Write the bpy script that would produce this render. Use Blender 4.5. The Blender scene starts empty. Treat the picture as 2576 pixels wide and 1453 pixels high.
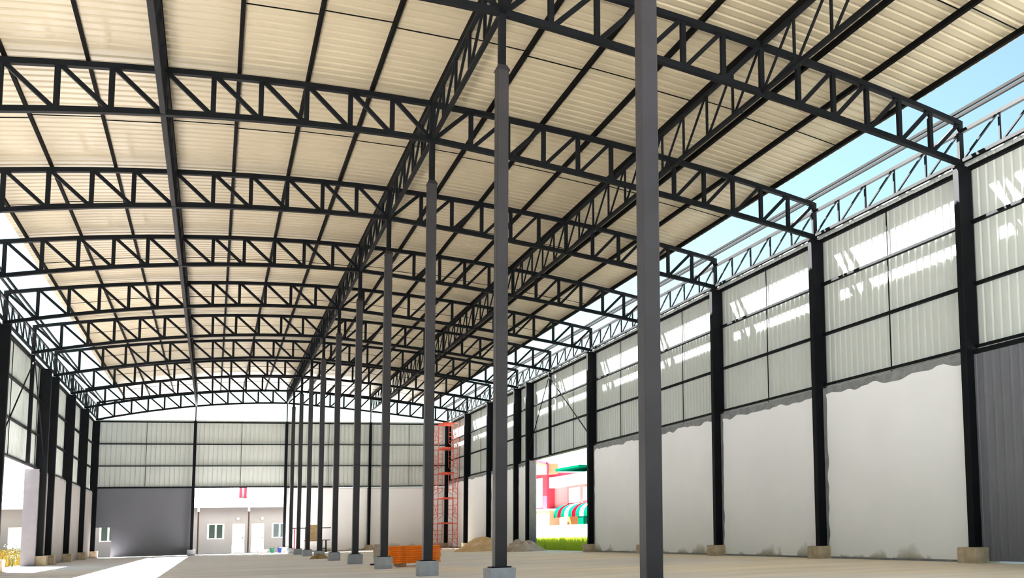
import bpy, math, random
from mathutils import Vector, Matrix
random.seed(7)
C = bpy.context.scene.collection
S = 6.0                                   # one bay in metres
def zm(z): return (z - 0.006) * S         # bay units -> metres above the floor

# ------------------------------------------------------------------ materials
def mat(name, col, rough=0.6, spec=0.4, metal=0.0, var=0.0, vscale=3.0, bump=0.0, bscale=40.0, stretch=(1, 1, 1), col2=None):
    m = bpy.data.materials.new(name); m.use_nodes = True
    nt = m.node_tree; b = nt.nodes['Principled BSDF']
    b.inputs['Roughness'].default_value = rough
    b.inputs['Specular IOR Level'].default_value = spec
    b.inputs['Metallic'].default_value = metal
    b.inputs['Base Color'].default_value = (*col, 1)
    if var or bump or col2:
        tc = nt.nodes.new('ShaderNodeTexCoord'); mp = nt.nodes.new('ShaderNodeMapping')
        mp.inputs['Scale'].default_value = stretch
        nt.links.new(tc.outputs['Object'], mp.inputs['Vector'])
    if var or col2:
        n = nt.nodes.new('ShaderNodeTexNoise'); n.inputs['Scale'].default_value = vscale
        n.inputs['Detail'].default_value = 5
        nt.links.new(mp.outputs['Vector'], n.inputs['Vector'])
        r = nt.nodes.new('ShaderNodeValToRGB')
        r.color_ramp.elements[0].position = 0.3; r.color_ramp.elements[1].position = 0.7
        c2 = col2 or tuple(min(1, c * (1 + var)) for c in col)
        c1 = col if col2 else tuple(c * (1 - var) for c in col)
        r.color_ramp.elements[0].color = (*c1, 1); r.color_ramp.elements[1].color = (*c2, 1)
        nt.links.new(n.outputs['Fac'], r.inputs['Fac'])
        nt.links.new(r.outputs['Color'], b.inputs['Base Color'])
    if bump:
        n2 = nt.nodes.new('ShaderNodeTexNoise'); n2.inputs['Scale'].default_value = bscale
        n2.inputs['Detail'].default_value = 6
        nt.links.new(mp.outputs['Vector'], n2.inputs['Vector'])
        bp = nt.nodes.new('ShaderNodeBump'); bp.inputs['Strength'].default_value = bump
        bp.inputs['Distance'].default_value = 0.02
        nt.links.new(n2.outputs['Fac'], bp.inputs['Height'])
        nt.links.new(bp.outputs['Normal'], b.inputs['Normal'])
    return m

M = {}
M['steel'] = mat('painted_steel', (0.0055, 0.0062, 0.0074), 0.6, 0.06, var=0.25, vscale=2.0)
M['column'] = mat('column_paint', (0.022, 0.0205, 0.0235), 0.5, 0.2, var=0.2, vscale=1.5)
M['purlin'] = mat('purlin_paint', (0.0035, 0.0033, 0.0031), 0.7, 0.03, var=0.25, vscale=2.0)
M['roof'] = mat('roof_sheet', (0.328, 0.284, 0.196), 0.42, 0.4, var=0.05, vscale=0.35)
M['clad'] = mat('wall_sheet', (0.46, 0.495, 0.475), 0.42, 0.4, var=0.04, vscale=0.6)
M['cement'] = mat('rough_cement', (0.20, 0.21, 0.22), 0.9, 0.2, var=0.2, vscale=4, bump=0.5, bscale=18)
M['block'] = mat('footing_concrete', (0.30, 0.31, 0.34), 0.85, 0.25, var=0.12, vscale=6, bump=0.3)
M['block_tan'] = mat('footing_tan_concrete', (0.42, 0.34, 0.24), 0.9, 0.2, var=0.25, vscale=5, bump=0.3)
M['grey_door'] = mat('grey_door_sheet', (0.115, 0.12, 0.14), 0.5, 0.35, var=0.06, vscale=0.7)
M['jamb'] = mat('grey_jamb', (0.095, 0.088, 0.10), 0.6, 0.3, var=0.1)
M['scaf'] = mat('red_scaffold_paint', (0.62, 0.09, 0.05), 0.5, 0.4, var=0.2, vscale=5)
M['orange'] = mat('orange_scaffold_paint', (0.90, 0.20, 0.012), 0.5, 0.25, var=0.25, vscale=6)
M['timber'] = mat('timber', (0.28, 0.17, 0.09), 0.8, 0.2, var=0.35, vscale=6, stretch=(1, 1, 0.2))
M['ply'] = mat('plywood', (0.42, 0.30, 0.16), 0.75, 0.25, var=0.2, vscale=4)
M['darkwood'] = mat('dark_timber', (0.035, 0.02, 0.012), 0.8, 0.2, var=0.3, vscale=5)
M['redpaint'] = mat('red_paint', (0.70, 0.05, 0.07), 0.5, 0.4)
M['sand'] = mat('orange_sand', (0.62, 0.36, 0.14), 0.95, 0.1, vscale=2.5, col2=(0.80, 0.56, 0.34), bump=0.6, bscale=30)
M['rubble'] = mat('brown_rubble', (0.38, 0.27, 0.18), 0.95, 0.1, vscale=4, col2=(0.62, 0.47, 0.36), bump=0.8, bscale=20)
M['straw'] = mat('dry_brown_debris', (0.17, 0.10, 0.04), 0.95, 0.1, vscale=5, col2=(0.42, 0.28, 0.14), bump=0.8, bscale=30)
M['green'] = mat('green_plastic', (0.004, 0.06, 0.03), 0.5, 0.1)
M['blue'] = mat('blue_plastic', (0.004, 0.010, 0.07), 0.5, 0.1)
M['tan'] = mat('tan_plastic', (0.40, 0.33, 0.26), 0.7, 0.3, var=0.2)
M['black'] = mat('black_rubber', (0.01, 0.01, 0.01), 0.7, 0.3)
M['annex'] = mat('beige_render', (0.19, 0.17, 0.165), 0.85, 0.2, var=0.05, vscale=0.8)
M['white'] = mat('white_paint', (0.80, 0.80, 0.80), 0.5, 0.4)
M['whiteroof'] = mat('white_roof_sheet', (0.80, 0.80, 0.82), 0.45, 0.4)
M['glass'] = mat('dark_green_glass', (0.006, 0.02, 0.016), 0.08, 0.6)
M['pink'] = mat('pink_render', (0.30, 0.026, 0.04), 0.9, 0.02, var=0.04)
M['pinkpale'] = mat('pale_pink_render', (0.30, 0.09, 0.09), 0.9, 0.02, var=0.04)
M['cream'] = mat('cream_render', (0.26, 0.17, 0.10), 0.9, 0.02, var=0.05)
M['red'] = mat('red_awning', (0.12, 0.0012, 0.004), 0.9, 0.0)
M['awngreen'] = mat('green_awning', (0.0005, 0.045, 0.025), 0.9, 0.0)
M['terr'] = mat('outside_ground', (0.38, 0.375, 0.36), 0.95, 0.1, var=0.12, vscale=0.3, bump=0.3, bscale=4)
M['added_slab'] = mat('dark_added_ground', (0.11, 0.105, 0.10), 0.95, 0.1, var=0.15, vscale=0.5)  # kept dark so less sunlight bounces onto the annex
M['shop'] = mat('tan_shutter', (0.14, 0.055, 0.02), 0.9, 0.02, var=0.1)

def blade_mat(name, a, b):
    m = mat(name, a, 0.9, 0.03, vscale=0.8, col2=b)
    p = m.node_tree.nodes['Principled BSDF']
    p.inputs['Transmission Weight'].default_value = 0
    p.inputs['Subsurface Weight'].default_value = 0
    return m
M['grass'] = blade_mat('green_grass', (0.32, 0.50, 0.04), (0.62, 0.62, 0.07))
M['drygrass'] = blade_mat('yellow_grass', (0.12, 0.085, 0.012), (0.20, 0.14, 0.03))
M['weed'] = mat('grey_green_weed', (0.035, 0.06, 0.03), 0.8, 0.2, var=0.2)

# painted plaster with mossy stains that hug the foot of the wall
def plaster_mat():
    m = mat('white_plaster', (0.76, 0.78, 0.81), 0.85, 0.25, var=0.035, vscale=0.45)
    nt = m.node_tree; b = nt.nodes['Principled BSDF']
    base = b.inputs['Base Color'].links[0].from_socket
    tc = nt.nodes.new('ShaderNodeTexCoord'); sx = nt.nodes.new('ShaderNodeSeparateXYZ')
    nt.links.new(tc.outputs['Object'], sx.inputs['Vector'])
    n = nt.nodes.new('ShaderNodeTexNoise'); n.inputs['Scale'].default_value = 0.9; n.inputs['Detail'].default_value = 6
    nt.links.new(tc.outputs['Object'], n.inputs['Vector'])
    mr = nt.nodes.new('ShaderNodeMapRange')            # stain height varies with the noise
    mr.inputs['From Min'].default_value = 0.42; mr.inputs['From Max'].default_value = 0.75
    mr.inputs['To Min'].default_value = 0.02; mr.inputs['To Max'].default_value = 0.55
    nt.links.new(n.outputs['Fac'], mr.inputs['Value'])
    d = nt.nodes.new('ShaderNodeMath'); d.operation = 'DIVIDE'
    nt.links.new(sx.outputs['Z'], d.inputs[0]); nt.links.new(mr.outputs['Result'], d.inputs[1])
    r = nt.nodes.new('ShaderNodeMapRange'); r.inputs['From Min'].default_value = 0.25; r.inputs['From Max'].default_value = 1.2
    r.inputs['To Min'].default_value = 0.75; r.inputs['To Max'].default_value = 0.0
    nt.links.new(d.outputs[0], r.inputs['Value'])
    mx = nt.nodes.new('ShaderNodeMixRGB'); mx.inputs['Color2'].default_value = (0.20, 0.17, 0.08, 1)
    nt.links.new(r.outputs['Result'], mx.inputs['Fac']); nt.links.new(base, mx.inputs['Color1'])
    nt.links.new(mx.outputs['Color'], b.inputs['Base Color'])
    return m
M['plaster'] = plaster_mat()
M['plaster_dull'] = mat('left_plaster', (0.27, 0.255, 0.25), 0.85, 0.2, var=0.08, vscale=0.8)  # left wall plaster, darker and greyer than the right wall's

def floor_mat():
    m = mat('dusty_concrete_floor', (0.40, 0.35, 0.31), 0.75, 0.3, bump=0.15, bscale=25)
    nt = m.node_tree; b = nt.nodes['Principled BSDF']
    tc = nt.nodes.new('ShaderNodeTexCoord')
    def noise(scale, st):
        mp = nt.nodes.new('ShaderNodeMapping'); mp.inputs['Scale'].default_value = st
        nt.links.new(tc.outputs['Object'], mp.inputs['Vector'])
        n = nt.nodes.new('ShaderNodeTexNoise'); n.inputs['Scale'].default_value = scale; n.inputs['Detail'].default_value = 6
        nt.links.new(mp.outputs['Vector'], n.inputs['Vector']); return n
    n1 = noise(0.16, (1, 0.6, 1)); sx = nt.nodes.new('ShaderNodeSeparateXYZ'); nt.links.new(tc.outputs['Object'], sx.inputs['Vector'])
    gx = nt.nodes.new('ShaderNodeMapRange'); gx.inputs['From Min'].default_value = -4; gx.inputs['From Max'].default_value = 9; gx.inputs['To Min'].default_value = -0.2; gx.inputs['To Max'].default_value = 0.2
    nt.links.new(sx.outputs['X'], gx.inputs['Value']); ad = nt.nodes.new('ShaderNodeMath'); nt.links.new(n1.outputs['Fac'], ad.inputs[0]); nt.links.new(gx.outputs['Result'], ad.inputs[1])
    n2 = noise(0.5, (0.5, 2.0, 1))
    r1 = nt.nodes.new('ShaderNodeValToRGB')            # patches of ochre dust on grey slab
    r1.color_ramp.elements[0].position = 0.38; r1.color_ramp.elements[0].color = (0.74, 0.70, 0.70, 1)
    r1.color_ramp.elements[1].position = 0.62; r1.color_ramp.elements[1].color = (0.90, 0.76, 0.58, 1)
    nt.links.new(ad.outputs[0], r1.inputs['Fac'])
    r2 = nt.nodes.new('ShaderNodeValToRGB')
    r2.color_ramp.elements[0].position = 0.3; r2.color_ramp.elements[0].color = (0.82, 0.82, 0.82, 1)
    r2.color_ramp.elements[1].position = 0.7; r2.color_ramp.elements[1].color = (1.1, 1.08, 1.05, 1)
    nt.links.new(n2.outputs['Fac'], r2.inputs['Fac'])
    mx = nt.nodes.new('ShaderNodeMixRGB'); mx.blend_type = 'MULTIPLY'; mx.inputs['Fac'].default_value = 1
    nt.links.new(r1.outputs['Color'], mx.inputs['Color1']); nt.links.new(r2.outputs['Color'], mx.inputs['Color2'])
    nt.links.new(mx.outputs['Color'], b.inputs['Base Color'])
    return m
M['floor'] = floor_mat()

# ------------------------------------------------------------------ mesh helpers
class MB:
    def __init__(s): s.v = []; s.f = []
    def poly(s, pts, faces):
        n = len(s.v); s.v += [tuple(p) for p in pts]; s.f += [tuple(n + i for i in f) for f in faces]; return s
    def box(s, x0, x1, y0, y1, z0, z1):
        p = [(x0,y0,z0),(x1,y0,z0),(x1,y1,z0),(x0,y1,z0),(x0,y0,z1),(x1,y0,z1),(x1,y1,z1),(x0,y1,z1)]
        return s.poly(p, [(0,3,2,1),(4,5,6,7),(0,1,5,4),(1,2,6,5),(2,3,7,6),(3,0,4,7)])
    def bar(s, a, b, w, h, up=(0, 0, 1)):
        """box section w wide, h along up, from a to b"""
        a = Vector(a); b = Vector(b); d = (b - a).normalized(); u = Vector(up)
        side = d.cross(u)
        if side.length < 1e-5: side = d.cross(Vector((0, 1, 0)))
        side.normalize(); u = side.cross(d).normalized()
        q = []
        for c in (a, b):
            for i, j in ((-1,-1),(1,-1),(1,1),(-1,1)): q.append(c + side*(i*w/2) + u*(j*h/2))
        return s.poly(q, [(0,3,2,1),(4,5,6,7),(0,1,5,4),(1,2,6,5),(2,3,7,6),(3,0,4,7)])
    def sweep(s, pts, w, h, axis=(0, 1, 0)):
        """box section swept along a polyline, w along axis, h across it"""
        ax = Vector(axis); P = [Vector(p) for p in pts]; n0 = len(s.v); n = len(P)
        for i, p in enumerate(P):
            d = (P[min(i+1, n-1)] - P[max(i-1, 0)]).normalized(); u = ax.cross(d).normalized()
            for a, b in ((-1,-1),(1,-1),(1,1),(-1,1)): s.v.append(tuple(p + ax*(a*w/2) + u*(b*h/2)))
        for i in range(n-1):
            for k in range(4):
                s.f.append((n0+4*i+k, n0+4*i+(k+1) % 4, n0+4*i+4+(k+1) % 4, n0+4*i+4+k))
        s.f.append((n0+3, n0+2, n0+1, n0)); e = n0+4*(n-1); s.f.append((e, e+1, e+2, e+3))
        return s
    def tube(s, a, b, r, n=8, r2=None):
        a = Vector(a); b = Vector(b); d = (b-a).normalized(); r2 = r if r2 is None else r2
        x = d.orthogonal().normalized(); y = d.cross(x); n0 = len(s.v)
        for c, rr in ((a, r), (b, r2)):
            for i in range(n):
                t = 2*math.pi*i/n; s.v.append(tuple(c + x*(rr*math.cos(t)) + y*(rr*math.sin(t))))
        for i in range(n): s.f.append((n0+i, n0+(i+1) % n, n0+n+(i+1) % n, n0+n+i))
        s.f.append(tuple(n0+i for i in reversed(range(n)))); s.f.append(tuple(n0+n+i for i in range(n)))
        return s
    def lathe(s, prof, n=20, c=(0, 0)):
        n0 = len(s.v); m = len(prof)
        for r, z in prof:
            for i in range(n):
                t = 2*math.pi*i/n; s.v.append((c[0]+r*math.cos(t), c[1]+r*math.sin(t), z))
        for j in range(m-1):
            for i in range(n): s.f.append((n0+j*n+i, n0+j*n+(i+1) % n, n0+(j+1)*n+(i+1) % n, n0+(j+1)*n+i))
        s.f.append(tuple(n0+i for i in reversed(range(n)))); s.f.append(tuple(n0+(m-1)*n+i for i in range(n)))
        return s
    def mesh(s, name, m, smooth=False):
        me = bpy.data.meshes.new(name); me.from_pydata(s.v, [], s.f); me.materials.append(M[m])
        if smooth: me.polygons.foreach_set('use_smooth', [True]*len(me.polygons))
        me.update(); return me
    def build(s, name, m, parent=None, smooth=False, loc=None):
        o = bpy.data.objects.new(name, s.mesh(name, m, smooth)); C.objects.link(o)
        if parent: o.parent = parent
        if loc: o.location = loc
        return o
def tag(o, label=None, cat=None, group=None, kind=None):
    if label: o['label'] = label
    if cat: o['category'] = cat
    if group: o['group'] = group
    if kind: o['kind'] = kind
    return o
def empty(name, loc=(0, 0, 0), rz=0):
    o = bpy.data.objects.new(name, None); o.empty_display_size = 0.2; C.objects.link(o)
    o.location = loc; o.rotation_euler.z = rz; return o
def part(name, me, parent):
    o = bpy.data.objects.new(name, me); C.objects.link(o); o.parent = parent; return o
def dup(o, parent=None):
    c = o.copy(); C.objects.link(c)
    if parent: c.parent = parent
    for ch in list(o.children): dup(ch, c)
    return c
ORD = ['', 'nearest', 'second', 'third', 'fourth', 'fifth', 'sixth', 'seventh', 'eighth', 'ninth', 'tenth']

# ------------------------------------------------------------------ the building's lines
YK = [0, 1.02, 2.01, 3.01, 4.0, 5.0, 5.975, 6.95, 7.925, 8.9, 9.885]
Y = [y * S for y in YK]
XR, XL = 1.648 * S, -1.655 * S
YF, YB = -0.95 * S, 9.91 * S               # front edge of the hall and inner face of the back wall
def bot(x):                                # bottom chord of the arched truss, metres from metres
    u = x / S
    z = 1.582 - 0.045*u - 0.026*u*u if u >= 0 else 1.582 + 0.018*u - 0.0744*u*u
    return zm(z)
def top(x):
    u = x / S
    z = 1.717 - 0.048*u*u if u >= 0 else 1.717 + 0.02*u - 0.062*u*u
    return zm(z)
XP = [XL * (-i) / 12 if i < 0 else XR * i / 12 for i in range(-12, 13)]
ZPR, ZPL = zm(0.060), zm(0.072)            # footing tops right and left
ZWR, ZWL = zm(1.447), zm(1.359)            # tops of right and left wall sheets

# ------------------------------------------------------------------ camera
cam = bpy.data.cameras.new('camera'); co = bpy.data.objects.new('camera', cam); C.objects.link(co)
a, b, c = 0.5312701495987462, -0.09850375340630746, -0.024015764811174598
ca, sa, cb, sb, cc, sc = math.cos(a), math.sin(a), math.cos(b), math.sin(b), math.cos(c), math.sin(c)
Rz = Matrix(((ca, -sa, 0), (sa, ca, 0), (0, 0, 1)))
Rx = Matrix(((1, 0, 0), (0, cb, -sb), (0, sb, cb)))
Rr = Matrix(((cc, 0, sc), (0, 1, 0), (-sc, 0, cc)))
R = Rr @ Rx @ Rz
mw = Matrix.Identity(4)
for i in range(3):
    mw[i][0] = R[0][i]; mw[i][1] = R[2][i]; mw[i][2] = -R[1][i]
mw.translation = Vector((-0.6518636 * S, -1.5549219 * S, zm(0.145)))
co.matrix_world = mw
cam.sensor_width = 36; cam.sensor_fit = 'HORIZONTAL'
cam.lens = 2430.137 / 2576 * 36
cam.shift_x = (1288 - 1962) / 2576; cam.shift_y = (1085.083 - 726.5) / 2576
cam.clip_end = 2000; cam.clip_start = 0.1
bpy.context.scene.camera = co

# ------------------------------------------------------------------ light
w = bpy.data.worlds.new('sky'); bpy.context.scene.world = w; w.use_nodes = True
nt = w.node_tree; bg = nt.nodes['Background']
sky = nt.nodes.new('ShaderNodeTexSky'); sky.sky_type = 'NISHITA'
sky.sun_disc = False; sky.sun_elevation = math.radians(50); sky.sun_rotation = math.atan2(-0.40, 0.76)
sky.air_density = 1.0; sky.dust_density = 0.8; sky.ozone_density = 1.0
tint = nt.nodes.new('ShaderNodeMixRGB'); tint.blend_type = 'MULTIPLY'; tint.inputs['Fac'].default_value = 1
tint.inputs['Color2'].default_value = (1.06, 1.17, 0.98, 1)
nt.links.new(sky.outputs['Color'], tint.inputs['Color1']); nt.links.new(tint.outputs['Color'], bg.inputs['Color']); bg.inputs['Strength'].default_value = 0.050
sl = bpy.data.lights.new('sun', 'SUN'); sl.energy = 26.0; sl.angle = 0.0093; sl.color = (1.0, 0.98, 0.95)
so = bpy.data.objects.new('sun', sl); C.objects.link(so); so.location = (-20, 40, 60)
so.rotation_euler = Vector((0.40, -0.76, -1.0)).to_track_quat('-Z', 'Y').to_euler()

# ------------------------------------------------------------------ floor, ground, roof
fl = MB().box(XL - 0.35, XR + 0.35, -2.6 * S, YB + 0.5, -0.25, 0.0).build('floor', 'floor'); tag(fl, kind='structure')
gr = MB().box(-160, 160, -120, 240, -0.6, -0.06).build('ground', 'terr'); tag(gr, kind='structure')
yd = MB().box(XL - 14, XR + 1, YB + 0.5, YB + 9, -0.3, -0.03).build('added_slab', 'added_slab'); tag(yd, kind='structure')  # added dark slab behind the hall, cuts bounce light on the annex wall

def corrugated(n, pitch, depth):
    """offsets (along, out) of one sheet profile with n ribs"""
    o = []
    for i in range(n):
        s = i * pitch
        o += [(s, 0), (s + pitch*0.62, 0), (s + pitch*0.72, depth), (s + pitch*0.90, depth)]
    o.append((n * pitch, 0)); return o
rf = MB()
XE = 1.476 * S
xs = [-XE + 2*XE*i/28 for i in range(29)]
prof = corrugated(int((YB + 1.45 - YF) / 0.27), 0.27, 0.035); m = len(prof)
for x in xs:
    for s, d in prof: rf.v.append((x, YF + s, top(x) + 0.034*S + d))
for i in range(len(xs)-1):
    for j in range(m-1):
        rf.f.append((i*m+j, i*m+j+1, (i+1)*m+j+1, (i+1)*m+j))
tag(rf.build('ceiling', 'roof'), kind='structure')

# ------------------------------------------------------------------ walls
YD = 6.565 * S                              # the extra column beside each side door
YO = 6.46 * S                               # door opening edge
def clad_bay(x, y0, y1, z0, z1, out, name, parent):
    """corrugated sheet on a side wall; ribs stand outwards"""
    n = max(1, round((y1-y0)/0.25)); p = (y1-y0)/n; pr = corrugated(n, p, 0.03*out); mb = MB(); k = len(pr)
    for z in (z0, z1):
        for s, d in pr: mb.v.append((x + d, y0 + s, z))
    mb.f = [(j, j+1, k+j+1, k+j) for j in range(k-1)]
    return mb.build(name, 'clad', parent)
def ragged(x, out, y0, y1, z0, z1, seed, rag_far):
    """skim of white plaster with torn edges at the top and along one column"""
    rnd = random.Random(seed); pts = []
    n = 46
    def noise_line(n, a):
        v = [rnd.uniform(-1, 1) for _ in range(n)]
        for _ in range(2): v = [(v[max(i-1,0)] + 2*v[i] + v[min(i+1,n-1)])/4 for i in range(n)]
        return [a*q for q in v]
    t = noise_line(n, 0.10); l = noise_line(34, 0.09 if rag_far else 0.0)
    pts += [(y0, z0), (y1, z0)]
    for i in range(34): pts.append((y1 + min(0.05, l[i]), z0 + (z1-z0)*(i+0.5)/34.5))
    for i in range(n): pts.append((y1 + (y0-y1)*i/(n-1), z1 + min(0.06, t[i])))
    mb = MB(); k = len(pts)
    for xx in (x, x + 0.012*out):
        mb.v += [(xx, p[0], p[1]) for p in pts]
    fr = tuple(range(k, 2*k)); bk = tuple(reversed(range(k)))
    mb.f = [fr if out < 0 else fr, bk] + [(i, (i+1) % k, k+(i+1) % k, k+i) for i in range(k)]
    return mb
def side_wall(name, xw, s, ztop, girts, zlow, zwh, spans, open_span, front_door):
    """s=+1 right wall, -1 left wall: xw is the column line, s points outwards"""
    xin = xw + s*0.06; xo = xin + s*0.14
    wall = MB()
    for y0, y1 in spans: wall.box(min(xin, xo), max(xin, xo), y0, y1, -0.06, zlow - 0.02)
    W = wall.build(name, 'cement'); tag(W, kind='structure')
    for i, (y0, y1) in enumerate(spans):
        if y1 <= 0.1 or (front_door and y1 < 7): continue
        g = 0.0 if s < 0 else 0.17
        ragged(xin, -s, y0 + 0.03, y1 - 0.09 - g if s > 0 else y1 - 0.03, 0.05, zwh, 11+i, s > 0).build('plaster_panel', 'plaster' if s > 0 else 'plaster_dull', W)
    xj0, xj1 = sorted((xw - 0.17, xw + 0.13) if s > 0 else (xw, xw - 0.46))
    MB().box(xj0, xj1, YO - 0.05, YO, 0.0, zlow - 0.03).build('door_jamb', 'jamb', W)
    xc = xw + s*0.215
    allspans = [(Y[k], Y[k+1]) for k in range(10)] + [(YF, 0.0)]
    for y0, y1 in allspans:
        clad_bay(xc, y0, y1, zlow, ztop, s, 'cladding', W)
        ym = (y0+y1)/2
        for gz, gh in girts:
            MB().box(min(xc-s*0.012, xc-s*0.115), max(xc-s*0.012, xc-s*0.115), y0+0.1, y1-0.1, gz-gh/2, gz+gh/2).build('girt', 'steel', W)
        MB().box(xc-s*0.05, xc-s*0.028, ym-0.011, ym+0.011, zlow, ztop-0.15).build('sag_rod', 'steel', W)
    MB().box(min(xc-s*0.03, xc+s*0.06), max(xc-s*0.03, xc+s*0.06), YF, YB, ztop-0.005, ztop+0.03).build('capping', 'clad', W)
    return W
rg = [(zm(1.418), 0.075), (zm(1.219), 0.06), (zm(0.992), 0.06), (zm(0.765), 0.075)]
lg = [(zm(1.335), 0.075), (zm(1.114), 0.06), (zm(0.878), 0.06), (zm(0.659), 0.075)]
rs = [(Y[1], Y[2]), (Y[2], Y[3]), (Y[3], Y[4]), (Y[4], Y[5]), (YO, Y[7]), (Y[7], Y[8]), (Y[8], Y[9]), (Y[9], YB + 0.15)]
WR = side_wall('wall_right', XR, 1, ZWR, rg, zm(0.753), zm(0.718), rs, None, False)
ls = [(YF, Y[5]), (YO, Y[7]), (Y[7], Y[8]), (Y[8], Y[9]), (Y[9], YB + 0.15)]
WL = side_wall('wall_left', XL, -1, ZWL, lg, zm(0.652), zm(0.637), ls, None, False)

# grey sliding door filling the first bay of the right wall
d2 = empty('door_2', (XR + 0.03, 0, 0)); tag(d2, kind='structure')
pn = corrugated(24, (Y[1]-0.1+0.2)/24, 0.012); mb = MB(); k = len(pn)
for xx in (0.0, 0.05):
    for z in (0.04, zm(0.735)):
        for s_, dd in pn: mb.v.append((xx - dd if xx == 0 else xx, -0.2 + s_, z))
mb.f = [(j, j+1, k+j+1, k+j) for j in range(k-1)] + [(2*k+j, 3*k+j, 3*k+j+1, 2*k+j+1) for j in range(k-1)]
mb.build('door_panel', 'grey_door', d2)
MB().box(-0.02, 0.06, -0.2, Y[1]-0.1, zm(0.735), zm(0.752)).build('door_rail', 'steel', d2)

# back wall
def zb(z, x): return zm(z + 0.024*(x/S + 1.65)*(z - 0.45)/0.88 if z > 0.45 else z)
wb = MB()
XQ = [XL, -0.83*S, 0.0, 0.825*S, XR]
for x0, x1 in ((XQ[2] - 0.02, XQ[3]), (XQ[3], XR + 0.16)):
    wb.box(x0, x1, YB, YB + 0.14, -0.06, zm(0.69))
WB = wb.build('wall_back', 'cement'); tag(WB, kind='structure')
for i, (x0, x1) in enumerate(((XQ[2], XQ[3]), (XQ[3], XR))):
    MB().box(x0 + 0.08, x1 - 0.12, YB - 0.012, YB - 0.001, 0.05, zm(0.682)).build('plaster_panel', 'plaster', WB)
for q in range(4):
    x0, x1 = XQ[q], XQ[q+1]; n = round((x1-x0)/0.25); p = (x1-x0)/n; pr = corrugated(n, p, 0.03); k = len(pr); mb = MB()
    for lvl in (0, 1):
        for s_, d in pr:
            x = x0 + s_
            mb.v.append((x, YB + 0.05 + d, zb(0.683, x) if lvl == 0 else zb(1.336, x)))
    mb.f = [(j, k+j, k+j+1, j+1) for j in range(k-1)]
    mb.build('cladding', 'clad', WB)
    for gz, gh in ((1.332, 0.075), (1.113, 0.06), (0.896, 0.06), (0.684, 0.085)):
        MB().bar((x0+0.06, YB-0.01, zb(gz, x0)), (x1-0.06, YB-0.01, zb(gz, x1)), 0.1, gh).build('girt', 'steel', WB)
    xm = (x0+x1)/2
    MB().box(xm-0.011, xm+0.011, YB+0.01, YB+0.03, zb(0.70, xm), zb(1.33, xm)).build('sag_rod', 'steel', WB)
MB().bar((XL, YB+0.05, zb(1.345, XL)), (XR, YB+0.05, zb(1.345, XR)), 0.1, 0.08).build('capping', 'clad', WB)
# grey sliding door with a small wicket cut at its left foot
d1 = empty('door_1', (0, YB + 0.02, 0)); tag(d1, kind='structure')
cx0, cz0 = -1.496*S, zm(0.303)
mb = MB().box(cx0, XQ[1]-0.05, 0, 0.06, 0.02, zm(0.682)).box(XL, cx0, 0, 0.06, cz0, zm(0.682))
mb.build('door_panel', 'grey_door', d1)
MB().box(cx0-0.03, cx0, -0.01, 0.07, 0.02, cz0).box(XL, cx0, -0.01, 0.07, cz0-0.03, cz0).build('wicket_frame', 'grey_door', d1)

# ------------------------------------------------------------------ roof trusses
t0 = empty('roof_truss')
tc_, bc_ = [(x, 0, top(x)) for x in XP], [(x, 0, bot(x)) for x in XP]
MB().sweep(tc_, 0.12, 0.11).build('top_chord', 'steel', t0)
MB().sweep(bc_, 0.12, 0.11).build('bottom_chord', 'steel', t0)
for i in range(25):
    x = XP[i]; ww = 0.12 if i in (0, 12, 24) else 0.09
    lo = bot(x) + (0.05 if 0 < i < 24 else -0.05)
    MB().box(x-ww/2, x+ww/2, -0.045, 0.045, lo, top(x) + (0.055 if i in (0, 24) else -0.05)).build('web_post', 'steel', t0)
for i in range(24):
    if i < 12: a_, b_ = (XP[i]+0.07, 0, top(XP[i])-0.05), (XP[i+1]-0.07, 0, bot(XP[i+1])+0.05)
    else: a_, b_ = (XP[i]+0.07, 0, bot(XP[i])+0.05), (XP[i+1]-0.07, 0, top(XP[i+1])-0.05)
    MB().bar(a_, b_, 0.08, 0.08, (0, 1, 0)).build('web_diagonal', 'steel', t0)
for k in range(1, 11):
    t = t0 if k == 1 else dup(t0)
    t.location = (0, Y[k], 0)
    far = 11 - k
    lab = {1: 'arched dark steel roof truss nearest the camera, cut off by the photo top',
           10: 'arched roof truss at the far end, standing above the back wall against white sky'}.get(
           k, 'arched dark steel roof truss spanning the hall, %s from the camera' % ORD[k])
    tag(t, lab, 'roof truss', 'roof trusses across the hall')

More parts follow.
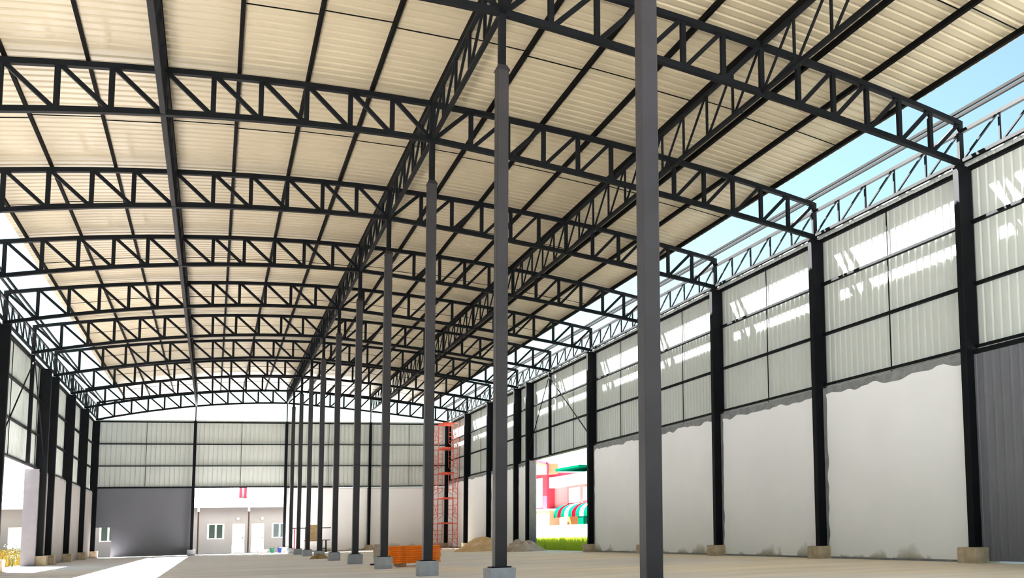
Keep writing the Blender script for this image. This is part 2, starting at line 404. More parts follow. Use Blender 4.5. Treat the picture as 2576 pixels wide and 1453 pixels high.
# ------------------------------------------------------------------ longitudinal girders between trusses
def girder_proto(name, dz, wch, ww):
    g = empty(name); L = S
    MB().box(-wch/2, wch/2, 0.05, L-0.05, dz-wch/2, dz+wch/2).build('top_chord', 'steel', g)
    MB().box(-wch/2, wch/2, 0.05, L-0.05, -wch/2, wch/2).build('bottom_chord', 'steel', g)
    for j in range(1, 5):
        y = L*j/5
        MB().box(-ww/2, ww/2, y-ww/2, y+ww/2, wch/2, dz-wch/2).build('web_post', 'steel', g)
    for j in range(5):
        y0, y1 = L*j/5 + 0.09, L*(j+1)/5 - 0.09
        MB().bar((0, y1, wch/2), (0, y0, dz-wch/2), ww*0.85, ww*0.85, (1, 0, 0)).build('web_diagonal', 'steel', g)
    return g
xm_r, xm_l = XP[18], XP[6]
LINES = [
    ('ridge_girder', 0.0, bot(0), top(0), 0.075, 0.055, range(0, 10), 'ridge', 'ridge girder', 'lattice ridge girder above the middle columns'),
    ('lattice_girder', xm_r, bot(xm_r), top(xm_r), 0.075, 0.045, range(0, 10), 'right', 'lattice girder', 'lattice girder under the right roof slope'),
    ('lattice_girder', xm_l, bot(xm_l), top(xm_l), 0.09, 0.055, range(0, 10), 'left', 'lattice girder', 'lattice girder under the left roof slope'),
    ('eaves_girder', XR, zm(1.443), zm(1.553), 0.075, 0.045, range(0, 10), 'right', 'eaves girder', 'lattice eaves girder on the right wall'),
    ('eaves_girder', XL, zm(1.358), zm(1.475), 0.075, 0.045, range(4, 10), 'left', 'eaves girder', 'lattice eaves girder on the left wall'),
]
for nm, x, zb_, zt_, wch, ww, rng, side, cat, lab in LINES:
    p = girder_proto(nm, zt_-zb_, wch, ww); first = True
    for k in rng:
        g = p if first else dup(p); first = False
        g.location = (x, Y[k], zb_); g.scale = (1, (Y[k+1]-Y[k])/S, 1)
        if k == 0: where = 'before the nearest truss'
        else: where = '%s and %s trusses' % (ORD[k], ORD[k+1])
        l = lab + (', ' + where if k == 0 else ', between ' + where)
        tag(g, l, cat, '%s segments along the %s' % (cat, side))

# ------------------------------------------------------------------ purlins
p0 = None
def purl(x, n, side):
    tilt = math.atan((top(x+0.1)-top(x-0.1))/0.2)
    z = top(x) + 0.0215*S
    return z, tilt
pm = MB()
pm.box(-0.03, 0.03, YF, YB + 1.3, -0.062, 0.062)
pmesh = pm.mesh('purlin', 'purlin')
idx = {1: 'first', 2: 'second', 3: 'third', 5: 'fifth', 6: 'sixth', 7: 'seventh and last', 4: 'fourth'}
for sgn, side in ((1, 'right'), (-1, 'left')):
    for i in range(1, 8):
        x = sgn*0.206*i*S
        o = bpy.data.objects.new('purlin', pmesh); C.objects.link(o)
        z, tl = purl(x, i, side); o.location = (x, 0, z); o.rotation_euler.y = -tl
        tag(o, 'long straight dark roof purlin, %s one %s of the ridge' % (idx[i], side), 'purlin', 'roof purlins')
o = bpy.data.objects.new('purlin', pmesh); C.objects.link(o); o.location = (0, 0, top(0) + 0.0215*S)
tag(o, 'long straight dark roof purlin along the ridge line', 'purlin', 'roof purlins')
for sgn, side, xx in ((1, 'right', 1.622*S), (-1, 'left', -1.628*S)):
    mb = MB().box(-0.11, -0.055, YF, YB + 0.1, -0.03, 0.03).box(0.055, 0.11, YF, YB + 0.1, -0.03, 0.03)
    for k in range(0, 11): mb.box(-0.11, 0.11, Y[k]-0.03, Y[k]+0.03, -0.045, -0.02)
    o = mb.build('eaves_purlin', 'purlin'); o.location = (xx, 0, top(xx) + 0.1)
    tag(o, 'bare double eaves purlin against the sky above the %s wall' % side, 'purlin', 'eaves purlins')
for k in range(0, 10):
    mb = MB(); ym = (Y[k]+Y[k+1])/2
    for i in range(-7, 7):
        x0, x1 = 0.206*i*S, 0.206*(i+1)*S; yy = ym + (0.09 if i % 2 else -0.09)
        e_ = 0.034; mb.bar((x0+e_, yy, top(x0+e_)+0.0215*S), (x1-e_, yy, top(x1-e_)+0.0215*S), 0.018, 0.018)
    o = mb.build('sag_rod', 'purlin')
    if k == 0: l = 'thin sag rod line under the roof this side of the nearest truss'
    else: l = 'thin sag rod line under the roof between %s and %s trusses' % (ORD[k], ORD[k+1])
    tag(o, l, 'sag rod', 'roof sag rods')

# ------------------------------------------------------------------ columns
def box_section(w, d, z0, z1, ch=0.012):
    """chamfered box column with eased corners"""
    x, y = w/2, d/2
    out = [(-x+ch,-y),(x-ch,-y),(x,-y+ch),(x,y-ch),(x-ch,y),(-x+ch,y),(-x,y-ch),(-x,-y+ch)]
    n = len(out); mb = MB()
    for z in (z0, z1): mb.v += [(p[0], p[1], z) for p in out]
    mb.f = [(i, (i+1) % n, n+(i+1) % n, n+i) for i in range(n)] + [tuple(range(n, 2*n)), tuple(reversed(range(n)))]
    return mb
def block(w, d, h, seed):
    rnd = random.Random(seed); c = 0.015; mb = MB(); n0 = 0
    j = lambda: rnd.uniform(-0.012, 0.012)
    ring = lambda e, z: [(-w/2+e+j(), -d/2+e+j(), z), (w/2-e+j(), -d/2+e+j(), z), (w/2-e+j(), d/2-e+j(), z), (-w/2+e+j(), d/2-e+j(), z)]
    mb.v = ring(0, -0.02) + ring(0, h-c) + ring(c, h)
    for r in (0, 4):
        mb.f += [(r+i, r+(i+1) % 4, r+4+(i+1) % 4, r+4+i) for i in range(4)]
    mb.f += [(8, 9, 10, 11), (3, 2, 1, 0)]
    return mb
# middle row
ZS = zm(1.412); hp = zm(0.0575)
def mid_column():
    r = empty('steel_column')
    box_section(0.185, 0.2, hp, ZS).build('shaft', 'column', r)
    mb = MB(); e = 0.035
    mb.v = [(-0.11,-0.115,ZS),(0.11,-0.115,ZS),(0.11,0.115,ZS),(-0.11,0.115,ZS),(-0.07,-0.075,ZS+0.09),(0.07,-0.075,ZS+0.09),(0.07,0.075,ZS+0.09),(-0.07,0.075,ZS+0.09)]
    mb.f = [(0,1,5,4),(1,2,6,5),(2,3,7,6),(3,0,4,7),(4,5,6,7),(3,2,1,0)]
    mb.build('cap', 'column', r)
    MB().box(-0.055, 0.055, -0.055, 0.055, ZS+0.09, bot(0)-0.05).build('upper_post', 'steel', r)
    MB().box(-0.15, 0.15, -0.15, 0.15, hp, hp+0.018).build('base_plate', 'steel', r)
    return r
mc = mid_column()
for k in range(0, 10):
    c_ = mc if k == 0 else dup(mc)
    c_.location = (0, Y[k], 0)
for k, c_ in enumerate([mc] + [o for o in C.objects if o.name.startswith('steel_column.') and o.parent is None]):
    block(0.39, 0.45, hp, 40+k).build('footing', 'block', c_)
    if k == 0: l = 'nearest and thickest dark steel column, rising the full height of the photo'
    else: l = 'dark steel column on a grey block, %s in the middle row from the camera' % ORD[k+1]
    tag(c_, l, 'column', 'middle row of steel columns')
# wall columns
def wall_column(x, y, zf, ztop, label, group, s, sandy=True, w=0.37, d=0.2, post_to=None, fb=(0.62, 0.58)):
    r = empty('wall_column', (x, y, 0))
    ox = s*0.015 if w > 0.3 else 0.0
    for nm_, m_, mb_ in (('shaft', 'steel', box_section(w, d, zf, ztop)), ('cap_plate', 'steel', MB().box(-w/2-0.015, w/2-0.03*0, -d/2-0.015, d/2+0.015, ztop, ztop+0.02))):
        mb_.v = [(v[0]+ox, v[1], v[2]) for v in mb_.v]; mb_.build(nm_, m_, r)
    block(fb[0], fb[1], zf, int(abs(x*7+y*3))).build('footing', 'block_tan' if sandy else 'block', r)
    if post_to: MB().box(-0.03, 0.03, -0.03, 0.03, ztop+0.02, post_to).build('upper_post', 'steel', r)
    tag(r, label, 'column', group); return r
ztR, ztL = zm(1.431)-0.075, zm(1.345)-0.075
GR, GL = 'columns along the right wall', 'columns along the left wall'
for k in (1, 2, 3, 4, 5, 7, 8, 9):
    n = {1: 1, 2: 2, 3: 3, 4: 4, 5: 5, 7: 7, 8: 8, 9: 9}[k]
    extra = {5: 'dark steel column at the near edge of the right doorway, on sandy block',
             4: 'right wall column mostly hidden behind the nearest middle column',
             9: 'right wall column next to the red scaffold, on pale block'}.get(k)
    wall_column(XR, Y[k], ZPR, ztR, extra or 'dark steel right wall column on concrete block, %s from the camera' % ORD[n], GR, 1)
wall_column(XR, YD, ZPR, ztR, 'dark steel column at the far edge of the right doorway, behind rubble', GR, 1)
for k in (5, 7, 8, 9):
    n = {5: 0, 7: 1, 8: 2, 9: 3}[k]
    l = 'left wall column at the extreme left edge of the photo' if k == 5 else \
        'dark steel left wall column on sandy block, %s beyond the left doorway' % ('first', 'first', 'second', 'third')[n]
    wall_column(XL, Y[k], ZPL, ztL, l, GL, -1)
wall_column(XL, YD, ZPL, ztL, 'dark left wall column beside the left doorway, behind its grey jamb', GL, -1)
YC = Y[10] - 0.02
wall_column(XL, YC, ZPL, ztL, 'dark steel corner column where left and back walls meet', 'columns along the back wall', -1)
wall_column(XR, YC, ZPR, ztR, 'dark steel corner column behind the red scaffold tower', 'columns along the back wall', 1)
for i, x in enumerate(XQ[1:4]):
    l = ('back wall column between the grey door and the open doorway', 'back wall column under the ridge, right of the open doorway',
         'back wall column in the middle of the white right half')[i]
    wall_column(x, YC - 0.02, zm(0.062), zb(1.338, x), l, 'columns along the back wall', 1, sandy=(i == 2), w=0.16, d=0.16, post_to=bot(x)-0.05, fb=(0.42, 0.42))
# posts hanging over the side doors, with raking rods
for xw, s, zt_, zr_, side in ((XR, 1, ztR+0.02, zm(0.757), 'right'), (XL, -1, ztL+0.02, zm(0.652), 'left')):
    r = empty('hanging_post', (xw, Y[6], 0))
    MB().box(-0.06, 0.06, -0.06, 0.06, zr_, zt_).build('post', 'steel', r)
    for yy in (Y[5]+0.12-Y[6], YD-0.12-Y[6]):
        MB().bar((-s*0.05, math.copysign(0.08, yy), zt_-0.25), (-s*0.05, yy, zr_+0.45), 0.035, 0.035).build('raking_rod', 'steel', r)
    tag(r, 'short hanging steel post with two raking rods above the %s doorway' % side, 'post', 'posts over the side doorways')

# ------------------------------------------------------------------ red scaffold tower
sc_ = empty('scaffold_tower', (1.425*S, 9.24*S, 0))
WX, WY, HL = 1.22, 1.55, 1.62
def frame_mb(y, z):
    mb = MB(); r = 0.022
    for x in (0, WX): mb.tube((x, y, z), (x, y, z+HL), r)
    mb.tube((0, y, z+HL-0.03), (WX, y, z+HL-0.03), r)
    for x, d in ((0, 0.27), (WX, -0.27)):
        mb.tube((x+d, y, z+0.45), (x+d, y, z+HL-0.03), 0.016)
        mb.tube((x, y, z+0.22), (x+d, y, z+0.45), 0.016)
        for q in (0.6, 0.88, 1.16): mb.tube((x, y, z+q), (x+d, y, z+q), 0.014)
    return mb
for l in range(5):
    z = l*HL
    for y in (0, WY): frame_mb(y, z).build('end_frame', 'scaf', sc_)
    for x in (0, WX):
        MB().tube((x, 0, z+0.4), (x, WY, z+1.35), 0.011).tube((x, 0, z+1.35), (x, WY, z+0.4), 0.011).build('cross_brace', 'scaf', sc_)
    pl = MB()
    for j in range(2): pl.box(0.28+j*0.36, 0.60+j*0.36, -0.05, WY+0.05, z+HL-0.01, z+HL+0.035)
    pl.build('platform', 'scaf', sc_)
mb = MB()
for x in (0, WX):
    for y in (0, WY): mb.box(x-0.07, x+0.07, y-0.07, y+0.07, 0, 0.012)
mb.build('base_plates', 'scaf', sc_)
tag(sc_, 'tall red scaffold tower in the far right corner', 'scaffold')

# ------------------------------------------------------------------ stack of orange scaffold frames
def flat_frame():
    mb = MB(); r = 0.021; L, Wd = 1.34, 1.2
    mb.tube((0, 0, 0), (L, 0, 0), r).tube((0, Wd, 0), (L, Wd, 0), r).tube((L, 0, 0), (L, Wd, 0), r)
    for y, d in ((0, 0.26), (Wd, -0.26)):
        mb.tube((0.4, y+d, 0), (L, y+d, 0), 0.016).tube((0.16, y, 0), (0.4, y+d, 0), 0.016)
        for q in (0.6, 0.85, 1.1): mb.tube((q, y, 0), (q, y+d, 0), 0.014)
    return mb.mesh('scaffold_frame', 'orange')
fm = flat_frame(); NST = 9
for i in range(2):
    o = MB().box(-0.05, 0.05, -0.75, 0.75, 0, 0.10).build('timber_bearer', 'timber'); o.location = (0.62 + 0.72*i, 3.24*S, 0)
    tag(o, 'rough timber bearer under the orange frames, at its %s end' % ('left', 'right')[i], 'bearer', 'bearers under the orange stack')
for i in range(NST):
    o = bpy.data.objects.new('folded_scaffold', fm); C.objects.link(o)
    o.location = (0.24 + random.uniform(-0.03, 0.03), 3.13*S + random.uniform(-0.03, 0.03), 0.10 + 0.0215 + 0.0530*i)
    o.rotation_euler.z = random.uniform(-0.015, 0.015)
    n = NST - i
    w_ = 'topmost' if n == 1 else ('lowest' if i == 0 else ORD[n] + ' from the top')
    tag(o, 'orange tubular scaffold frame lying flat in the stack, %s' % w_, 'scaffold', 'orange scaffold frames stacked flat')
# tan buckets beyond
def bucket_mesh(name, m, r=0.13, h=0.28):
    return MB().lathe([(r*0.78, 0), (r*0.98, h-0.03), (r*1.1, h-0.03), (r*1.1, h), (r*0.93, h), (r*0.9, h-0.04), (r*0.72, 0.02)], 20).mesh(name, m)
bt = bucket_mesh('bucket', 'tan', 0.12, 0.24)
for i in range(3):
    o = bpy.data.objects.new('bucket', bt); C.objects.link(o); o.location = (0.62, 3.95*S, 0.18*i)
    tag(o, 'tan bucket in a nested stack left of the orange frames, %s' % ('lowest', 'middle', 'topmost')[i], 'bucket', 'nested tan buckets')
o = MB().lathe([(0.05, 0), (0.075, 0.005), (0.075, 0.03), (0.03, 0.045)], 14).build('rubber_offcut', 'black'); o.location = (0.235, 3.64*S, 0); o.scale = (1, 1.3, 1)
tag(o, 'small black rubber offcut on the floor beside a grey footing', 'offcut')

# ------------------------------------------------------------------ heaps
def heap(name, m, cx, cy, rx, ry, h, seed, label, cat, lump=0.25, sharp=1.3):
    rnd = random.Random(seed); mb = MB(); nr, na = 16, 40
    ph = [(rnd.uniform(0, 6.28), rnd.randint(2, 7), rnd.uniform(0.3, 1)) for _ in range(7)]
    mb.v.append((0, 0, h))
    for i in range(1, nr+1):
        t = i/nr
        for j in range(na):
            a_ = 2*math.pi*j/na
            e = 1 + 0.12*sum(math.sin(q*a_+p)*w_ for p, q, w_ in ph[:4])/2
            z = h*max(0, 1-t**sharp)
            z *= 1 + lump*(sum(math.sin(q*a_ + p + 5*t*w_) for p, q, w_ in ph)/5) * (t*(1-t)*3)
            z += rnd.uniform(-1, 1)*0.03*h*(1-t)
            mb.v.append((rx*t*e*math.cos(a_), ry*t*e*math.sin(a_), max(z, -0.01) if i < nr else -0.02))
    for j in range(na): mb.f.append((0, 1+j, 1+(j+1) % na))
    for i in range(nr-1):
        for j in range(na):
            a0 = 1+i*na
            mb.f.append((a0+j, a0+na+j, a0+na+(j+1) % na, a0+(j+1) % na))
    o = mb.build(name, m, smooth=True); o.location = (cx, cy, 0)
    return tag(o, label, cat)
heap('sand_heap', 'sand', 1.31*S, 6.72*S, 1.35, 1.25, 0.72, 3, 'pointed heap of orange sand by the right wall, partly behind a column', 'sand')
heap('rubble_heap', 'rubble', 1.43*S, 5.98*S, 1.0, 0.85, 0.44, 5, 'low lumpy brown rubble heap at the right doorway', 'rubble', 0.6, 2.2)
heap('debris_heap', 'straw', -0.08, 5.8*S, 0.40, 0.5, 0.20, 8, 'small heap of dry brown debris between two middle footings', 'debris', 0.5, 2.0)

# ------------------------------------------------------------------ odds and ends by the back wall
YJ = 9.45*S
tb = empty('work_trestle', (1.98, YJ - 0.55, 0))
MB().box(-0.35, 0.35, -0.2, 0.2, 0.70, 0.74).build('top', 'darkwood', tb)
for x in (-0.1, 0.15):
    for y in (-0.15, 0.15): MB().bar((x, y, 0), (x*0.9, y*0.8, 0.70), 0.05, 0.05).build('leg', 'darkwood', tb)
MB().box(-0.12, 0.17, -0.14, -0.11, 0.2, 0.25).build('stretcher', 'darkwood', tb)
tag(tb, 'dark narrow wooden trestle standing near the white back wall', 'trestle')
sr = empty('timber_rack', (1.05, YJ + 0.1, 0))
MB().box(-0.05, 0.05, -0.05, 0.05, 0, 1.55).build('post', 'darkwood', sr)
MB().box(0.72, 0.79, -0.05, 0.05, 0, 1.55).build('post', 'darkwood', sr)
MB().box(-0.9, 1.4, -0.03, 0.03, 1.44, 1.5).build('top_rail', 'darkwood', sr)
MB().box(-0.1, 0.95, -0.04, 0.04, 0.66, 0.74).build('lower_rail', 'timber', sr)
tag(sr, 'makeshift dark timber rack with two posts and rails by the back wall', 'rack')
pb = MB().box(-0.29, 0.29, -0.02, 0.02, 0, 0.92).build('plywood_board', 'ply'); pb.location = (1.47, YJ - 0.02, 0.74); 
tag(pb, 'brown plywood board standing on the lower rail of the timber rack', 'board')
pb.location = (1.43, YJ + 0.035, 0.745)
rp = MB().box(-0.03, 0.03, -0.03, 0.03, 0, 1.5).box(-0.03, 0.16, -0.03, 0.03, 0, 0.03).build('red_post', 'redpaint'); rp.location = (0.42, YJ + 0.02, 0)
tag(rp, 'thin bright red post standing among the middle columns', 'post')
YQ = 9.68*S
for x, m_, nm in ((-0.70, 'green', 'green'), (-0.30, 'blue', 'blue')):
    bk = empty('bucket', (x, YQ, 0))
    part('body', bucket_mesh('bucket_body', m_, 0.13, 0.31), bk)
    hb = MB(); pts = [(0.14*math.cos(t), 0.0, 0.29 + 0.10*math.sin(t)) for t in [math.pi*i/10 for i in range(11)]]
    hb.sweep(pts, 0.012, 0.012); hb.build('handle', 'steel', bk)
    tag(bk, '%s plastic bucket at the back doorway beside the ridge column' % nm, 'bucket', 'buckets at the back doorway')
tr = empty('mortar_tray', (-1.2, YQ, 0))
mb = MB(); mb.v = [(-0.18,-0.16,0.03),(0.18,-0.16,0.03),(0.18,0.16,0.03),(-0.18,0.16,0.03),(-0.3,-0.25,0.23),(0.3,-0.25,0.23),(0.3,0.25,0.23),(-0.3,0.25,0.23),(-0.16,-0.14,0.06),(0.16,-0.14,0.06),(0.16,0.14,0.06),(-0.16,0.14,0.06)]
mb.f = [(3,2,1,0),(0,1,5,4),(1,2,6,5),(2,3,7,6),(3,0,4,7),(8,9,10,11),(4,5,9,8),(5,6,10,9),(6,7,11,10),(7,4,8,11)]
mb.build('pan', 'tan', tr)
MB().box(-0.3, 0.3, -0.03, 0.03, 0, 0.03).box(-0.3, -0.27, -0.03, 0.03, 0, 0.2).build('skid', 'darkwood', tr)
tag(tr, 'shallow tan mortar tray lying left of the green bucket', 'tray')
cr = MB().box(-0.14, 0.14, -0.12, 0.12, 0.10, 0.30).box(-0.12, -0.05, -0.1, 0.1, 0, 0.10).box(0.05, 0.12, -0.1, 0.1, 0, 0.10).build('white_crate', 'white'); cr.location = (0.12, YQ - 0.9, 0)
tag(cr, 'small white crate at the foot of the ridge column by the back doorway', 'crate')

# ------------------------------------------------------------------ outside: annex behind the hall
YA = 11.2*S
an = empty('annex_building', (0, YA, 0))
def za(z): return zm(z)
# wall with door and window holes built from strips
xa0, xa1 = -3.3*S, 0.9*S
holes = []   # (x0,x1,z0,z1)
doors = [(-0.454*S, -0.330*S), (-0.262*S, -0.132*S), (-2.486*S, -2.346*S)]
wins = [(-0.693*S, -0.544*S), (-0.046*S, 0.10*S), (-1.695*S, -1.55*S)]
dz1, wz0, wz1 = za(0.333), za(0.172), za(0.325)
for x0, x1 in doors: holes.append((x0, x1, -0.06, dz1))
for x0, x1 in wins: holes.append((x0, x1, wz0, wz1))
holes.sort(); mb = MB(); cur = xa0; HT = za(0.56)
for x0, x1, z0, z1 in holes:
    mb.box(cur, x0, 0, 0.2, -0.06, HT); mb.box(x0, x1, 0, 0.2, z1, HT)
    if z0 > 0: mb.box(x0, x1, 0, 0.2, -0.06, z0)
    cur = x1
mb.box(cur, xa1, 0, 0.2, -0.06, HT).box(xa0, xa0+0.2, 0.2, 8, -0.06, HT).box(xa1-0.2, xa1, 0.2, 8, -0.06, HT)
mb.build('wall', 'annex', an)
n = int((xa1-xa0+0.6)/0.3); pr = corrugated(n, 0.3, 0.04); k = len(pr); mb = MB()
for y, z in ((-1.0, za(0.55)), (7.5, za(0.55)+1.75)):
    for s_, d in pr: mb.v.append((xa0-0.3+s_, y, z+d))
mb.f = [(j, j+1, k+j+1, k+j) for j in range(k-1)]
mb.build('roof', 'whiteroof', an)
MB().box(xa0-0.3, xa1+0.3, -1.06, -0.98, za(0.515), za(0.55)+0.01).build('fascia', 'white', an)
for x0, x1 in doors:
    d_ = MB().box(x0+0.03, x1-0.03, 0.04, 0.09, -0.03, dz1-0.03).build('door', 'white', an)
    MB().box(x1-0.14, x1-0.09, 0.0, 0.04, 0.95, 1.02).build('handle', 'steel', d_)
for x0, x1 in wins:
    f = MB().box(x0-0.05, x1+0.05, -0.03, 0.08, wz0-0.06, wz0).box(x0-0.05, x1+0.05, -0.03, 0.08, wz1, wz1+0.06)
    f.box(x0-0.05, x0+0.05, -0.03, 0.08, wz0, wz1).box(x1-0.05, x1+0.05, -0.03, 0.08, wz0, wz1)
    xm = (x0+x1)/2; f.box(xm-0.05, xm+0.05, -0.02, 0.08, wz0, wz1)
    fo = f.build('window', 'white', an)
    for u0, u1 in ((x0+0.05, xm-0.05), (xm+0.05, x1-0.05)):
        MB().box(u0, u1, 0.02, 0.04, wz0, wz1).build('pane', 'glass', fo)
for x in (-0.40*S, -0.155*S):
    MB().lathe([(0.05, 0), (0.09, 0.06), (0.09, 0.14), (0.03, 0.18)], 12, (x, -0.08)).build('wall_lamp', 'white', an).location = (0, 0, za(0.375))
for x in (-0.79*S, -0.297*S):
    p_ = MB().tube((x, -0.9, -0.06), (x, -0.9, za(0.47)), 0.045, 10).build('verandah_post', 'darkwood', an)
    mb = MB(); mb.tube((x, -0.9, za(0.47)), (x, -0.9, za(0.52)), 0.05, 10)
    for q in range(3): mb.tube((x, -0.9, za(0.475)+q*0.1), (x, -0.9, za(0.475)+q*0.1+0.04), 0.075, 10)
    mb.build('post_head', 'white', p_)
tag(an, 'long low beige annex with white roof, doors and windows behind the hall', 'building')
pp = empty('gable_pillar', (-0.352*S, YA + 1.5, 0))
MB().box(-0.24, 0.24, 0, 0.3, za(0.56), za(0.80)).build('pillar', 'pink', pp)
MB().box(-0.07, 0.07, -0.03, 0.0, za(0.60), za(0.80)).build('centre_strip', 'jamb', pp)
MB().box(-0.34, 0.34, -0.05, 0.35, za(0.80), za(0.815)).build('cap', 'pink', pp)
tag(pp, 'pink pillar with grey centre strip above the white annex roof', 'pillar')

# ------------------------------------------------------------------ outside right: fence, shops, grass
fw = MB().box(3.2*S, 3.2*S+0.15, 7.6*S, 14*S, -0.06, zm(0.238)).build('garden_wall', 'white')
tag(fw, 'low white garden wall behind the grass outside the right doorway', 'wall')
XB = 4.2*S
hb_ = empty('shop_house', (XB, 14.6*S, 0)); oy = -14.6*S
def prism(mb, pts, x0, x1):
    k = len(pts); n0 = len(mb.v)
    for x in (x0, x1): mb.v += [(x, p[0]*S+oy, zm(p[1])) for p in pts]
    mb.f += [tuple(n0+i for i in range(k)), tuple(n0+k+i for i in reversed(range(k)))]
    mb.f += [tuple(n0+q for q in (i, k+i, k+(i+1) % k, (i+1) % k)) for i in range(k)]
    return mb
prism(MB(), [(15.6, 0), (14.5, 0), (14.5, 1.16), (15.6, 1.16)], 0, 5).build('upper_wall', 'pink', hb_)
prism(MB(), [(15.6, 1.17), (13.95, 1.10), (13.95, 1.27), (14.6, 1.36), (15.6, 1.44)], -0.9, 0.1).build('parapet', 'cream', hb_)
mb = MB()
mb.bar((-0.95, 13.95*S+oy, zm(1.27)), (-0.95, 14.6*S+oy, zm(1.36)), 0.1, 0.22).bar((-0.95, 14.6*S+oy, zm(1.36)), (-0.95, 15.6*S+oy, zm(1.44)), 0.1, 0.22)
mb.box(-1.0, -0.88, 13.93*S+oy, 13.98*S+oy+0.1, zm(1.09), zm(1.29))
mb.build('parapet_trim', 'pink', hb_)
def louvre(y0, y1, z0, z1, parent):
    f = MB().box(-0.08, 0.02, y0*S+oy, y1*S+oy, zm(z0), zm(z1)).build('window', 'white', parent)
    n_ = 9
    for q in range(n_):
        z = zm(z0) + (zm(z1)-zm(z0))*(q+0.5)/n_
        MB().bar((-0.12, y0*S+oy+0.1, z), (-0.12, y1*S+oy-0.1, z), 0.1, 0.05).build('slat', 'whiteroof', f)
louvre(14.75, 15.5, 0.58, 1.08, hb_)
prism(MB(), [(15.7, 0), (13.82, 0), (13.82, 0.5), (15.7, 0.53)], -1.0, 0).build('front_annex', 'cream', hb_)
prism(MB(), [(15.75, 0.53), (13.78, 0.5), (13.78, 0.53), (15.75, 0.565)], -1.1, 0.02).build('front_roof', 'whiteroof', hb_)
tag(hb_, 'two storey pink house with cream parapet outside the right doorway', 'building')
sb_ = empty('striped_awning_shop', (XB, 14.6*S, 0))
prism(MB(), [(13.77, 0), (12.0, 0), (12.0, 0.92), (13.77, 0.92)], 0.8, 6).build('wall', 'pinkpale', sb_)
prism(MB(), [(14.5, 0), (13.8, 0), (13.8, 0.92), (14.5, 0.92)], 0.8, 5).build('wing_wall', 'pinkpale', hb_)
prism(MB(), [(14.48, 0.89), (13.8, 0.89), (13.8, 1.06), (14.48, 1.07)], 0.2, 5).build('wing_roof', 'whiteroof', hb_)
mb = MB()
prism(mb, [(13.78, 0.89), (11.9, 0.89), (11.9, 1.06), (13.78, 1.06)], 0.2, 6.5)
mb.build('white_canopy', 'whiteroof', sb_)
prism(MB(), [(13.77, 1.13), (12.6, 1.13), (12.6, 1.16), (13.77, 1.17)], -0.5, 6).build('green_roof_edge', 'awngreen', sb_)
for y0, y1, z0, z1 in ((13.18, 13.70, 0.615, 0.855), (12.35, 13.0, 0.635, 0.84)):
    f = MB().box(0.72, 0.82, y0*S+oy, y1*S+oy, zm(z0), zm(z1)).build('window', 'white', sb_)
    for q in range(6):
        z = zm(z0) + (zm(z1)-zm(z0))*(q+0.5)/6
        MB().bar((0.68, y0*S+oy+0.1, z), (0.68, y1*S+oy-0.1, z), 0.1, 0.05).build('slat', 'whiteroof', f)
    MB().box(0.66, 0.8, y0*S+oy-0.1, y1*S+oy+0.1, zm(z0)-0.18, zm(z0)).build('sill', 'pink', f)
# curved striped awning, each stripe its own part
ns = 9; ya0, ya1 = 13.72, 12.1
for i in range(ns):
    q0, q1 = ya0 + (ya1-ya0)*i/ns, ya0 + (ya1-ya0)*(i+1)/ns
    mb = MB(); cv = []
    for j in range(8):
        t = math.pi/2*j/7
        cv.append((0.75 - 1.5*math.sin(t), zm(0.43) + (zm(0.60)-zm(0.43))*math.cos(t)))
    cv.append((cv[-1][0], zm(0.38)))
    for yy in (q0, q1): mb.v += [(x, yy*S+oy, z) for x, z in cv]
    kk = len(cv); mb.f = [(j, j+1, kk+j+1, kk+j) for j in range(kk-1)]
    mb.build('awning_stripe', ('awngreen', 'red', 'awngreen', 'white')[i % 4] if i % 4 != 3 else 'white', sb_)
prism(MB(), [(13.7, 0), (12.6, 0), (12.6, 0.40), (13.7, 0.40)], 0.55, 0.85).build('shop_front', 'shop', sb_)
prism(MB(), [(12.55, 0), (12.3, 0), (12.3, 0.40), (12.55, 0.40)], -0.7, -0.3).build('pillar', 'awngreen', sb_)
tag(sb_, 'pale pink shop with a green, red and white striped awning', 'shop')

def grass_patch(name, m, x0, x1, y0, y1, n, h0, h1, seed):
    rnd = random.Random(seed); mb = MB()
    for _ in range(n):
        x, y = rnd.uniform(x0, x1), rnd.uniform(y0, y1); h = rnd.uniform(h0, h1); a_ = rnd.uniform(0, 6.28); w_ = rnd.uniform(0.012, 0.03)
        dx, dy = math.cos(a_), math.sin(a_); l = rnd.uniform(0.1, 0.45)*h; b_ = rnd.uniform(0, 6.28)
        lx, ly = math.cos(b_)*l, math.sin(b_)*l
        n0 = len(mb.v)
        mb.v += [(x-dx*w_, y-dy*w_, -0.08), (x+dx*w_, y+dy*w_, -0.08), (x+dx*w_*0.7+lx*0.4, y+dy*w_*0.7+ly*0.4, h*0.6), (x-dx*w_*0.7+lx*0.4, y-dy*w_*0.7+ly*0.4, h*0.6), (x+lx, y+ly, h)]
        mb.f += [(n0, n0+1, n0+2, n0+3), (n0+3, n0+2, n0+4)]
    return mb.build(name, m)
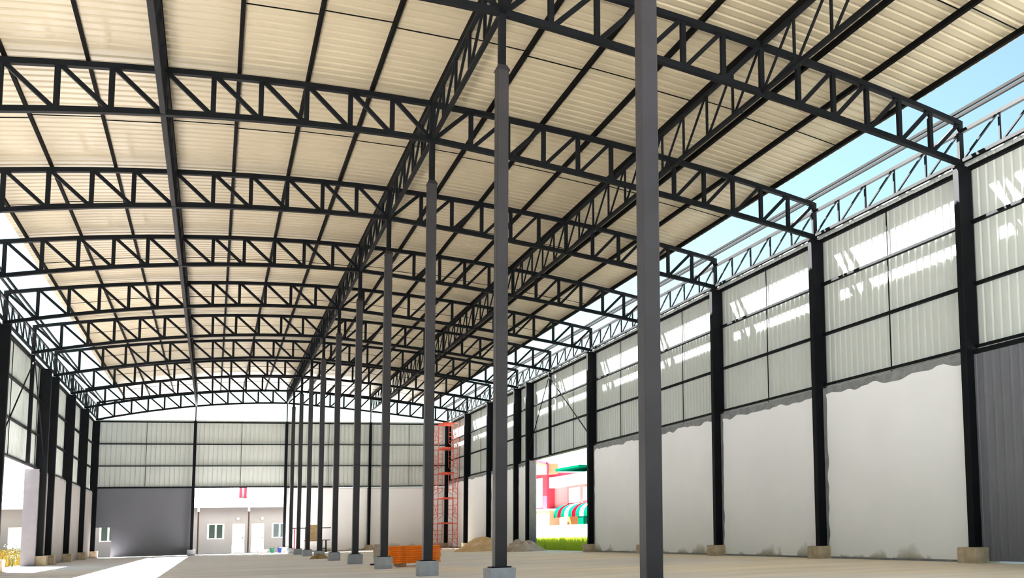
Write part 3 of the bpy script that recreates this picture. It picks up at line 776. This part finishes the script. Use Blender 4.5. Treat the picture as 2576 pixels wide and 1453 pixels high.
g1 = grass_patch('grass', 'grass', XR+0.9, XR+7.7, 5.4*S, 12.4*S, 16000, 0.3, 0.68, 1)
tag(g1, 'bright green grass growing outside the right doorway', 'grass', kind='stuff')
g2 = grass_patch('grass', 'drygrass', XL-6.5, XL-1.4, 5.6*S, 10.8*S, 15000, 0.3, 0.72, 2)
tag(g2, 'yellow dry grass growing outside the left doorway', 'grass', kind='stuff')
def weed(x, y, h, seed, label):
    rnd = random.Random(seed); r = empty('weed', (x, y, -0.06))
    st = MB(); lv = MB()
    for q in range(6):
        dx, dy = rnd.uniform(-0.35, 0.35), rnd.uniform(-0.35, 0.35); hh = h*rnd.uniform(0.6, 1)
        st.tube((0, 0, 0), (dx, dy, hh), 0.008, 5, 0.004)
        for _ in range(12):
            t = rnd.uniform(0.3, 1); p = Vector((dx*t, dy*t, hh*t)); a_ = rnd.uniform(0, 6.28); l = rnd.uniform(0.08, 0.16)
            d = Vector((math.cos(a_), math.sin(a_), 0.5))*l; s_ = Vector((-math.sin(a_), math.cos(a_), 0))*0.025
            n0 = len(lv.v); lv.v += [tuple(p), tuple(p+d*0.5+s_), tuple(p+d), tuple(p+d*0.5-s_)]; lv.f.append((n0, n0+1, n0+2, n0+3))
    st.build('stem', 'weed', r); lv.build('foliage', 'weed', r)
    tag(r, label, 'weed', 'weeds outside the doorways')
weed(XR+8.5, 9.3*S, 1.15, 1, 'leggy grey green weed in the middle of the right doorway view')
weed(XR+8.5, 8.3*S, 1.25, 2, 'leggy weed against the white garden wall, nearest the near jamb')
weed(XL-0.95, 6.75*S, 1.25, 4, 'leafy weed at the left edge outside the left doorway')

# ------------------------------------------------------------------ colour management
sc0 = bpy.context.scene
sc0.view_settings.view_transform = 'Standard'; sc0.view_settings.look = 'None'
sc0.view_settings.gamma = 1; sc0.view_settings.use_curve_mapping = False
sc0.view_settings.exposure = 2.4
sc0.cycles.max_bounces = 10; sc0.cycles.diffuse_bounces = 7; sc0.cycles.glossy_bounces = 4
sc0.cycles.sample_clamp_indirect = 8
sc0.cycles.use_denoising = True
